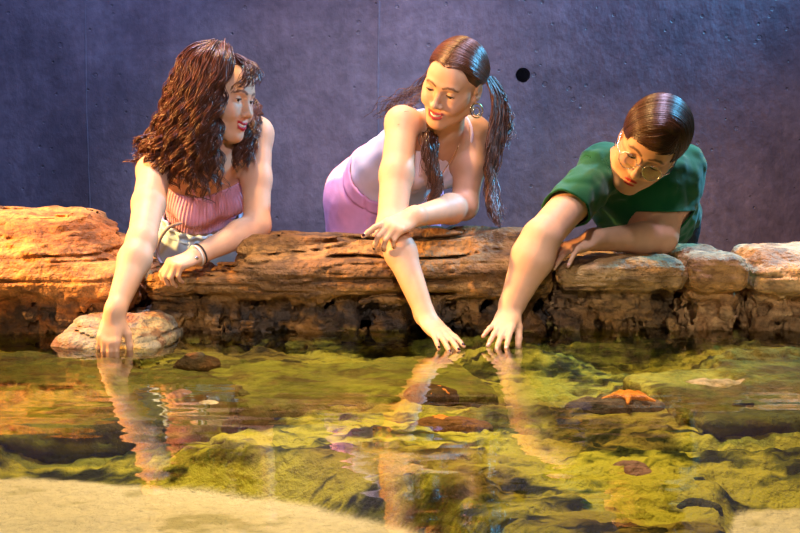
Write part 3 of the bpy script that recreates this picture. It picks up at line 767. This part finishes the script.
    ends = [spline([P(184, 222, 3.47), P(168, 228, 3.46), P(159, 242, 3.47), P(158, 256, 3.47), P(162, 264, 3.45)], 20)]
    v, q = tubes(ends, [.0050], 6); obj('tied_belt_end', v, q, M_strap, dn)
    # bracelets at the left wrist
    ax = nrm(wrL - elL); b1 = nrm(np.cross(ax, [0, 0, 1])); b2 = np.cross(ax, b1)
    ring = lambda off, r: [wrL + ax * off + r * (math.cos(a) * b1 + math.sin(a) * b2) for a in np.linspace(0, 2 * np.pi, 40, endpoint=False)]
    v, q = tubes([ring(-.014, .0285)], [.0032], 6, closed=True); br = obj('bracelet', v, q, M_dark, body); br['label'] = 'thin dark cord bracelet'
    v, q = tubes([ring(-.003, .0280)], [.0036], 6, closed=True); br = obj('bracelet', v, q, M_bead, body); br['label'] = 'pale bead bracelet'
    bc = P(197, 258, 3.165); v, q = ball(bc, .005); obj('charm', v, q, M_silver, br)
    # hair: crown shell, filling volume, wavy locks
    g = [[P(a, b, c) for a, b, c in l] for l in (
        ((214, 47, 3.50), (190, 54, 3.48), (174, 84, 3.46), (164, 118, 3.44), (146, 142, 3.43), (131, 152, 3.42)),
        ((214, 45, 3.44), (188, 55, 3.42), (173, 90, 3.40), (160, 128, 3.38), (140, 150, 3.37), (130, 162, 3.37)),
        ((215, 45, 3.40), (190, 57, 3.37), (177, 95, 3.35), (166, 135, 3.33), (156, 158, 3.33), (150, 170, 3.33)),
        ((216, 45, 3.38), (198, 60, 3.33), (188, 100, 3.30), (178, 140, 3.30), (173, 172, 3.31), (182, 194, 3.33)),
        ((219, 46, 3.36), (210, 60, 3.315), (203, 98, 3.29), (196, 140, 3.29), (192, 172, 3.31), (206, 204, 3.34)),
        ((222, 46, 3.36), (220, 62, 3.315), (212, 92, 3.30), (206, 130, 3.29), (205, 168, 3.31), (212, 200, 3.34)),
        ((226, 47, 3.37), (228, 60, 3.325), (219, 84, 3.315), (213, 112, 3.31), (212, 148, 3.32), (219, 186, 3.35)))]
    hairbase = lin(80, 43, 26)
    fill = [H.E((0, -.030, .038), (.079, .094, .080), .03)]
    for a, r in ((1, .030), (2, .032), (3, .030), (4, .027), (5, .022)):
        gg = spline(g[a], 7) + np.array([0, .030, 0])
        fill += [Cone(gg[i], gg[i + 1], r * .6, r * (.2 if i == 4 else .6), .03) for i in range(1, 5)]
    def fpost(p, v):
        l = H.loc(p); face = np.minimum(.86 * l[:, 1] - .002 - l[:, 2], l[:, 1] + .012)
        face = np.where(l[:, 2] < -.09, -1, face)
        return np.maximum(v + .004 * fbm(p * [40, 40, 12], 2, 3), face * .8)
    v, q = mesh_sdf(fill, .0035, fpost, marg=.02)
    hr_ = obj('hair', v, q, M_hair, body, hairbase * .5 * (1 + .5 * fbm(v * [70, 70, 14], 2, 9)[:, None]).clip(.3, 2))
    pa, ra = locks(g, 110, 22, 40, (.001, .0135), .075, .011, .0042, (.0015, .0007), seed=3)
    pb, rb = locks([[P(a, b, c) for a, b, c in l] for l in (
        ((216, 52, 3.50), (230, 74, 3.55), (258, 104, 3.58), (260, 120, 3.48), (256, 142, 3.42), (252, 162, 3.39)),
        ((216, 54, 3.48), (230, 80, 3.54), (248, 108, 3.54), (248, 130, 3.44), (246, 150, 3.40), (244, 170, 3.39)),
        ((216, 56, 3.48), (230, 90, 3.50), (236, 122, 3.44), (236, 142, 3.40), (236, 158, 3.39), (234, 174, 3.39)))], 40, 18, 26, (.0, .009), .06, .006, .004, (.0014, .0007), seed=5)
    pc, rc = strands([[H.p(*l) for l in L] for L in (
        ((-.010, .02, .118), (-.030, .076, .098), (-.050, .088, .062), (-.066, .068, .020), (-.074, .044, -.020)),
        ((0, .02, .119), (-.008, .084, .100), (-.016, .103, .066), (-.026, .104, .040), (-.034, .098, .026)),
        ((.004, .02, .119), (.006, .086, .100), (.006, .103, .074), (.006, .106, .052), (.008, .104, .040)))], 110, 20, (.0, .003), .05, .006, (.0010, .0005), seed=6, lenv=(.5, .82))
    pd, rd = comb_over(H, (0, -.030, .040), (.084, .099, .085), [[(-.002, .06, .10), (-.05, .03, .10), (-.082, -.01, .02)], [(-.002, 0, .125), (-.06, -.02, .1), (-.083, -.05, .02)], [(0, -.05, .12), (-.05, -.09, .09), (-.06, -.11, .02)], [(0, -.05, .12), (.05, -.09, .09), (.06, -.11, .02)], [(.002, 0, .125), (.06, -.03, .1), (.078, -.06, .05)], [(.002, .05, .11), (.045, .01, .11), (.07, -.03, .08)]], 420, 7)
    hair_obj('hair_lock', pa + pb + pc + pd, ra + rb + rc + rd, hr_, hairbase, 1)
    return body

# ================================================================== woman with half-tied hair in the middle
def woman_tied():
    shR, shL = P(402, 123, 3.36), P(474, 133, 3.53)
    elR, wrR = P(391, 228, 3.18), P(426, 317, 3.06)
    elL, wrL = P(464, 206, 3.44), P(413, 217, 3.14)
    chest, pelvis, neck = P(426, 146, 3.54), P(384, 190, 3.78), P(444, 124, 3.42)
    T = torso_frame(shR, shL, chest, pelvis); s, f, u = T
    H = Head(P(453, 83, 3.32), (-.50, -.78, -.38), (.34, -.10, .92), .98)
    tor = [Ell(pelvis, (.166, .120, .125), T, .05), Ell(pelvis + (chest - pelvis) * .5 + [-.02, 0, .01], (.125, .095, .12), T, .07), Ell(chest - u * .01, (.130, .098, .125), T, .06)]
    tor += [Ell(chest + sx * s * .058 + f * .070 - u * .03, (.052, .047, .052), T, .035) for sx in (-1, 1)]
    sh = [Cone(shR, chest + u * .075, .042, .055, .04), Cone(shL, chest + u * .075, .042, .055, .04), Cone(chest + u * .07, neck, .058, .048, .04), Cone(neck, H.p(0, -.03, -.05), .047, .048, .03)]
    arms = arm(shR, elR, wrR, (.043, .0445, .0380, .0405, .0245)) + arm(shL, elL, wrL, (.047, .043, .038, .040, .0255))
    thR = leg(pelvis - s * .09 - [0, 0, .03], pelvis - s * .10 + [0, .03, -.38], pelvis - s * .10 + np.array([0, .06, -.72]), .095, (0, -.15, -.04))
    thL = leg(pelvis + s * .09 - [0, 0, .03], pelvis + s * .10 + [0, .03, -.38], pelvis + s * .10 + np.array([0, .06, -.72]), .095, (0, -.15, -.04))
    hR, nR, tR = hand(wrR, np.array([.036, -.062, -.034]), (.25, -.55, .78), 1, [(-8, 10, 4), (-6, 12, 6), (-2, 14, 6), (2, 14, 8)], spl=[.07, .01, -.05, -.12], thumb=(.5, .2, .2), sc=.90, wr=.0245)
    hL, nL, tL = hand(wrL, P(389, 228, 3.08) - wrL, (-.16, -.80, .55), -1, [(12, 18, 10), (34, 44, 22), (42, 48, 24), (48, 46, 24)], spl=[.16, .04, -.06, -.14], thumb=(.3, .2, .2), sc=.92, wr=.0250)
    hd = head_prims(H, 'smile', (-.0035, .0032))
    skin = skin_color(H, np.array([.61, .345, .205]), lin(172, 66, 74), lin(48, 28, 20))
    body = body_mesh('person', tor + sh + arms + thR + thL + hd + hR + hL, HB, M_skin, skin)
    tag(body, 'person with tied back hair, white top and pink shorts, in the middle', 'person', 'three people leaning over the pool')
    eyes(H, (.05, .9, -.35), (.045, .022, .010), body, .0024, (-.0035, .0032)); teeth(H, body)
    nail_meshes(nR, M_nail_d, body, None, range(5)); nail_meshes(nL, M_nail_d, body, None, range(5))
    def keep(p):
        l = (p - chest) @ T.T
        neckline = .098 - .6 * np.maximum(0, .050 - np.abs(l[:, 0])) * (l[:, 1] > 0) - .25 * np.maximum(0, np.abs(l[:, 0]) - .06)
        return np.minimum(neckline - l[:, 2], plane(p, pelvis + u * .085, u))
    cloth('tank_top', tor, .007, keep, .003, M_cotton, body, flat(lin(238, 226, 236)), wr=(.006, 14), seed=4)
    st = [spline([chest + sx * s * .062 + f * .108 + u * .03, chest + sx * s * .075 + f * .078 + u * .08, chest + sx * s * .080 + f * .02 + u * .132, chest + sx * s * .075 - f * .06 + u * .11, chest + sx * s * .06 - f * .098 + u * .05], 16) for sx in (-1, 1)]
    v, q = tubes(st, [.0045] * 2, 6); obj('shoulder_strap', v, q, M_cotton, body, np.tile(lin(232, 214, 226), (len(v), 1)))
    sp = tor[:2] + [Cone(t[0].a, t[0].b, t[0].ra * 1.03, t[0].rb * 1.1, .04) for t in (thR, thL)]
    def keeps(p): return np.minimum(-plane(p, pelvis + u * .098, u), p[:, 2] - (pelvis[2] - .30))
    def postp(p, v):
        l = (p - pelvis) @ T.T
        w = .006 * fbm(p * [16, 16, 9], 3, 25) + .0045 * np.exp(-((l[:, 2] - .065) / .006) ** 2) - .004 * sstep(.062, .07, l[:, 2])
        w = w + .004 * np.exp(-((np.abs(l[:, 0]) - .10 - .25 * l[:, 2]) / .004) ** 2) * (l[:, 1] > 0)
        s_ = np.maximum(v + w, -(v + w + .007)); return np.maximum(s_, -keeps(p))
    v, q = mesh_sdf(sp, .003, postp, marg=.02, infl=.010)
    sc_ = obj('denim_shorts', v, q, M_denim, body, flat(lin(222, 158, 200), .14, 8)(v))
    bc = pelvis + u * .083 + f * .118; v, q = ball(bc, (.008, .004, .008), T); obj('button', v, q, M_silver, sc_)
    v, q = tubes([spline([pelvis + f * .124 + u * .08, pelvis + f * .126 + u * .02, pelvis + f * .118 - u * .05], 12)], [.0022], 5); obj('fly_seam', v, q, M_denim, sc_, np.tile(lin(200, 140, 182), (len(v), 1)))
    # earring and fine necklace
    e0 = H.p(.079, -.006, -.036)
    v, q = tubes([[e0 + [0, 0, -.020] + .017 * np.array([math.cos(a), .2 * math.cos(a), math.sin(a) * 1.15]) for a in np.linspace(0, 2 * np.pi, 28, endpoint=False)], [e0 + [0, 0, -.022] + .009 * np.array([math.cos(a), .2 * math.cos(a), math.sin(a) * 1.2]) for a in np.linspace(0, 2 * np.pi, 28, endpoint=False)]], [.0022, .0018], 6, closed=True); obj('earring', v, q, M_metal, body)
    v, q = tubes([spline([neck + s * .056 + [0, .01, -.002], neck + s * .045 + f * .06 - u * .03, chest + f * .112 + u * .055, chest + f * .120 + u * .010, chest + f * .112 + u * .055 - s * .01, neck - s * .040 + f * .058 - u * .03, neck - s * .056], 40)], [.0014], 5); obj('necklace', v, q, M_metal, body)
    hairbase = lin(84, 50, 32)
    cap = hair_cap(H, 'hair', (0, -.024, .036), (.0795, .100, .0865), (.80, .10, .004), body, hairbase * .6)
    C0, R0 = (0, -.024, .036), (.0805, .101, .0875)
    tie = (.052, -.108, -.010)
    lines = [[(-.006 * k, .066, .085), (sx * .03 * k, .045, .10), (sx * .082 * k, -.02, .05), (tie[0], tie[1], tie[2])] for sx in (1,) for k in (.1,)]
    def comb(sx, a): return [(sx * .004, .068 - a * .12, .082 + .05 * a), (sx * (.045), .050 - a * .10, .082 + .03 * a), (sx * .080, -.015 - .04 * a, .035 + .03 * a), (sx * .070, -.070, .010 + .03 * a), (sx * .030, -.115, .0)]
    pa, ra = comb_over(H, C0, R0, [comb(1, a) for a in (0, .25, .5, .75, 1)], 420, 3, r=(.0013, .0010))
    pb, rb = comb_over(H, C0, R0, [comb(-1, a) for a in (0, .25, .5, .75, 1)], 420, 4, r=(.0013, .0010))
    tz = lambda *l: [P(a, b, c) for a, b, c in l]
    hb = H.p(.02, -.11, -.005)
    # tail behind the ear down to the right
    pc, rc = strands([tz((489, 78, 3.50), (500, 100, 3.52), (496, 140, 3.47), (490, 178, 3.44), (494, 204, 3.40), (503, 222, 3.36)), tz((486, 80, 3.48), (493, 104, 3.47), (488, 145, 3.43), (488, 182, 3.41), (490, 206, 3.38), (498, 228, 3.34)), tz((491, 76, 3.52), (505, 98, 3.54), (503, 138, 3.50), (494, 176, 3.46), (497, 200, 3.42), (505, 216, 3.37))], 260, 30, (0, .005), .08, .005, (.0019, .0008), seed=11)
    # lock hanging in front of the chest
    pd, rd = strands([tz((447, 84, 3.50), (432, 118, 3.46), (427, 135, 3.34), (430, 165, 3.32), (436, 185, 3.33), (428, 206, 3.33)), tz((452, 90, 3.50), (440, 122, 3.46), (436, 142, 3.36), (436, 168, 3.34), (440, 186, 3.34), (434, 202, 3.33)), tz((440, 90, 3.50), (424, 118, 3.44), (422, 140, 3.33), (427, 170, 3.32), (432, 190, 3.33), (424, 204, 3.33))], 230, 30, (0, .005), .07, .005, (.0018, .0007), seed=12)
    # loose hair over the far shoulder and back
    pe, re = strands([tz((440, 62, 3.46), (424, 82, 3.48), (408, 92, 3.46), (390, 102, 3.46), (380, 116, 3.47)), tz((438, 66, 3.46), (422, 88, 3.46), (408, 98, 3.42), (396, 106, 3.40), (386, 120, 3.40)), tz((436, 70, 3.45), (424, 92, 3.44), (414, 106, 3.38), (406, 116, 3.345), (398, 130, 3.33))], 55, 24, (0, .008), .06, .018, (.0011, .0006), seed=13)
    pf, rf = strands([tz((490, 80, 3.52), (506, 100, 3.53), (510, 130, 3.52), (504, 150, 3.5)), tz((488, 84, 3.52), (500, 104, 3.55), (506, 124, 3.54), (500, 142, 3.52))], 60, 22, (0, .008), .06, .009, (.0010, .0005), seed=14)
    hair_obj('hair_lock', pa + pb + pc + pd + pe + pf, ra + rb + rc + rd + re + rf, cap, hairbase, 2)
    return body

# ================================================================== person in the green T-shirt
def person_green():
    shR, shL = P(603, 167, 3.38), P(679, 167, 3.54)
    elR, wrR = P(541, 238, 3.14), P(511, 307, 3.12)
    elL, wrL = P(661, 237, 3.42), P(592, 240, 3.28)
    chest, pelvis, neck = P(644, 192, 3.53), P(650, 226, 3.80), P(644, 164, 3.46)
    T = torso_frame(shR, shL, chest, pelvis); 
    s, f, u = T
    H = Head(P(649, 146, 3.29), (-.36, -.78, -.50), (.40, -.40, .82), 1.06)
    tor = [Ell(pelvis, (.145, .115, .11), T, .06), Ell(pelvis * .5 + chest * .5, (.150, .115, .17), T, .08), Ell(chest, (.155, .115, .14), T, .06)]
    sh = [Cone(shR, chest + u * .04 + [0, 0, .03], .052, .070, .06), Cone(shL, chest + u * .04 + [0, 0, .03], .054, .070, .06), Cone(chest + u * .04, neck, .070, .056, .05), Cone(neck, H.p(0, -.03, -.05), .054, .055, .03)]
    arms = arm(shR, elR, wrR, (.051, .050, .048, .0545, .0320)) + arm(shL, elL, wrL, (.052, .049, .045, .0430, .0280))
    thR = leg(pelvis - s * .055 - [0, -.04, .05], pelvis - s * .08 + [0, .02, -.36], pelvis - s * .11 + np.array([0, .10, -.60]), .085, (0, -.16, -.04))
    thL = leg(pelvis + s * .055 - [0, -.04, .05], pelvis + s * .08 + [0, .02, -.36], pelvis + s * .11 + np.array([0, .10, -.60]), .085, (0, -.16, -.04))
    hR, nR, tR = hand(wrR, np.array([-.026, -.062, -.044]), (-.12, -.60, .74), 1, [(-4, 14, 10), (-6, 14, 10), (-8, 12, 8), (-10, 10, 8)], spl=[.06, -.03, -.12, -.26], thumb=(.35, .1, .1), sc=.94, wr=.0310)
    hL, nL, tL = hand(wrL, P(566, 249, 3.225) - wrL, (-.15, -.30, .95), -1, [(10, 14, 8), (12, 16, 8), (14, 16, 8), (16, 18, 8)], spl=[.05, .0, -.10, -.30], thumb=(.5, .2, .2), sc=1.0, wr=.0295)
    hd = head_prims(H, 'closed', (-.005, .0018))
    skin = skin_color(H, np.array([.60, .345, .21]), lin(178, 48, 54), lin(52, 34, 26))
    body = body_mesh('person', tor + sh + arms + thR + thL + hd + hR + hL, HB, M_skin, skin)
    tag(body, 'person with short hair and glasses in a green T-shirt leaning on one forearm', 'person', 'three people leaning over the pool')
    eyes(H, (0, .85, -.5), (.05, .03, .015), body, .0022, (-.005, .0018))
    nail_meshes(nR, M_nail_n, body, None, range(5)); nail_meshes(nL, M_nail_n, body, None, range(5))
    # T-shirt
    hemR, hemL = shR + (elR - shR) * .62, shL + (elL - shL) * .60
    dR, dL = nrm(elR - shR), nrm(elL - shL)
    sl = [Cone(shR, hemR + dR * .05, .054, .057, .03), Cone(shL, hemL + dL * .08, .058, .062, .03)]
    tp = tor + sh[:3] + sl
    for q_ in tp: pass
    def keep(p):
        nearR = (np.linalg.norm(p - (shR + dR * .12), axis=1) < .26) & (plane(p, shR, dR) > .02) & (np.linalg.norm(np.cross(p - shR, dR), axis=1) < .10)
        nearL = (np.linalg.norm(p - (shL + dL * .12), axis=1) < .19) & (plane(p, shL, dL) > .02) & (np.linalg.norm(np.cross(p - shL, dL), axis=1) < .10) & (p[:, 1] < 3.57)
        k = plane(p, pelvis - u * .20, u)
        k = np.where(nearR, np.minimum(k, -plane(p, hemR, dR + np.array([.25, 0, 0]))), k)
        k = np.where(nearL, np.minimum(k, p[:, 2] - P(676, 211, 3.45)[2]), k)
        nd = nrm(H.c - neck)
        return np.minimum(k, np.linalg.norm(np.cross(p - neck, nd), axis=1) - .072 + 9 * (plane(p, neck - nd * .05, nd) < 0))
    cloth('t_shirt', tp, .009, keep, .0032, M_cotton, body, flat(lin(5, 80, 42), .08, 5), wr=(.011, 17), seed=9)
    nd = nrm(H.c - neck); a_ = nrm(np.cross(nd, [0, 1, 0])); b_ = np.cross(nd, a_)
    pn = [p for p in thR[:3] + thL[:3] + tor[:1]]
    cloth('trousers', pn, .012, lambda p: np.minimum(-plane(p, pelvis + u * .05, u), p[:, 2] + .42), .006, M_denim, body, flat(lin(40, 42, 52)), thick=.008, wr=(.006, 9))
    # glasses
    fr = []; gp = lambda x, y, z: H.p(x, y, z)
    gl = None; lens = []
    for sx in (-1, 1):
        ring = [gp(sx * .034 + .0245 * math.cos(a), .0985 - .010 * abs(math.cos(a) * .6 + sx * 0) - .004 * (1 + sx * math.cos(a)), -.010 + .0215 * math.sin(a)) for a in np.linspace(0, 2 * np.pi, 36, endpoint=False)]
        lens.append(ring)
    v, q = tubes(lens, [.0013] * 2, 6, closed=True); gl = obj('glasses', v, q, M_silver, body)
    for ring in lens:
        obj('lens', np.array(ring + [np.mean(ring, 0)]), [(i, (i + 1) % 36, 36) for i in range(36)], M_lens, gl)
    tm = [spline([gp(sx * .058, .086, -.006), gp(sx * .074, .06, -.002), gp(sx * .079, .0, .004), gp(sx * .078, -.02, -.012)], 14) for sx in (-1, 1)]
    for t_ in tm:
        v, q = tubes([t_], [.0014], 6); obj('temple_arm', v, q, M_silver, gl)
    v, q = tubes([spline([gp(-.0105, .097, -.004), gp(0, .1005, -.001), gp(.0105, .097, -.004)], 9)], [.0014], 6); obj('bridge', v, q, M_silver, gl)
    e0 = H.p(-.080, -.006, -.040)
    v, q = tubes([[e0, e0 + [0, 0, -.012], e0 + [0.002, 0, -.026]]], [[.0014, .0022, .0030]], 6); obj('earring', v, q, M_silver, body)
    hairbase = lin(66, 40, 22)
    C0, R0 = (0, -.022, .042), (.0835, .103, .0865)
    cap = hair_cap(H, 'hair', C0, R0, (.55, .12, .010), body, hairbase * .6)
    # side-swept locks: from a parting on the person's left across the crown
    def L(a): return [(.045, -.075 + a * .15, .115), (.0, -.07 + a * .155, .125), (-.05, -.06 + a * .16, .10), (-.080, -.045 + a * .135, .050), (-.083, -.035 + a * .10, .018)]
    def Rr(a): return [(.045, -.075 + a * .15, .115), (.070, -.065 + a * .135, .085), (.083, -.05 + a * .11, .045), (.084, -.045 + a * .10, .010)]
    Fr = [[(.045, .05, .115), (.03, .075, .10), (.0, .095, .080), (-.035, .088, .062), (-.062, .065, .050)], [(.046, .06, .10), (.045, .082, .085), (.03, .096, .066), (.0, .10, .058), (-.03, .094, .050)], [(.05, .05, .10), (.060, .070, .08), (.062, .074, .062), (.052, .082, .050), (.04, .09, .046)]]
    Bk = [[(.04, -.08, .11), (.04, -.115, .06), (.03, -.12, .0), (.03, -.11, -.05)], [(-.0, -.08, .12), (-.02, -.12, .06), (-.02, -.125, .0), (-.02, -.11, -.05)], [(-.04, -.06, .11), (-.065, -.09, .06), (-.065, -.095, .0), (-.05, -.09, -.05)]]
    al, rl = [], []
    for n, (G, ct) in enumerate((([L(a) for a in (0, .25, .5, .75, 1)], 650), ([Rr(a) for a in (0, .3, .6, 1)], 350), ([L(.93), L(1)] + Fr, 420), (Bk, 220))):
        x_, y_ = comb_over(H, C0, (.0850, .1045, .088), G, ct, 30 + n, r=(.0016, .0008), jit=.005); al += x_; rl += y_
    hair_obj('hair_lock', al, rl, cap, hairbase, 3, .30)
    return body
woman_wavy(); woman_tied(); person_green()
# ------------------------------------------------------------------ lamps, world, camera
def spot(name, loc, aim, power, col, size=60, rad=.12, blend=.6):
    l = bpy.data.lights.new(name, 'SPOT'); l.energy = power; l.color = col; l.spot_size = math.radians(size); l.shadow_soft_size = rad; l.spot_blend = blend
    o = bpy.data.objects.new(name, l); C.objects.link(o); o.location = loc
    d = mathutils.Vector(aim) - mathutils.Vector(loc); o.rotation_euler = d.to_track_quat('-Z', 'Y').to_euler(); return o
import mathutils
spot('warm_track_spotlight', (-2.6, 2.9, 1.15), (.1, 3.3, .3), 900, (1, .48, .13), 38, .06, .4)
spot('warm_overhead_spotlight', (-.3, 3.30, 3.0), (.0, 3.3, 0), 400, (1, .62, .24), 70, .06)
spot('blue_rim_spotlight', (1.9, 4.28, 1.9), (.3, 3.4, .45), 400, (.10, .56, 1), 80, .06)
spot('white_pool_spotlight', (.25, 2.15, 2.7), (.02, 2.80, 0), 170, (.95, .90, 1), 40, .06)
spot('pale_front_spotlight', (.0, 1.1, 1.35), (-.22, 3.4, .57), 84, (.90, .82, 1), 29, .06, .6)
for x_, p_, c_ in ((-1.25, 30, (1, .74, .46)), (-.62, 66, (1, .88, .84)), (.14, 80, (1, .88, .90)), (.9, 60, (1, .88, .72))):
    spot('low_front_fill', (x_ * .8, 1.0, .80), (x_, 3.2, .06), p_, c_, 21, .05, .7)  # added fill lights that brighten the lower rock faces and hanging forearms
spot('amber_pool_fill', (-.2, 2.1, 2.8), (0, 2.12, 0), 168, (1, .95, .82), 48, .10)  # added fill from above to lift the dim sand and front bed
spot('photographer_flash', (-.3, -.3, 1.3), (0, 3.3, .35), 8, (.92, .86, 1), 60, .15)
spot('wall_washer', (-1.1, 3.55, 3.1), (-1.1, 4.4, .6), 420, (.54, .57, 1), 80, .2)
spot('wall_washer', (1.1, 3.55, 3.1), (1.1, 4.4, .6), 320, (.76, .64, 1), 80, .2)
w = bpy.data.worlds.new('dim_hall'); bpy.context.scene.world = w; w.use_nodes = True
w.node_tree.nodes['Background'].inputs[0].default_value = (.30, .30, .40, 1); w.node_tree.nodes['Background'].inputs[1].default_value = .03
cam = bpy.data.cameras.new('camera'); co = bpy.data.objects.new('camera', cam); C.objects.link(co)
cam.sensor_width = 36; cam.lens = FPX / 800 * 36; co.location = (0, 0, CAMZ); co.rotation_euler = (math.pi / 2 - TH, 0, 0); cam.clip_start = .05
sc = bpy.context.scene; sc.camera = co
sc.view_settings.view_transform = 'Standard'; sc.view_settings.look = 'None'; sc.view_settings.gamma = 1; sc.view_settings.use_curve_mapping = False; sc.view_settings.exposure = 0.25
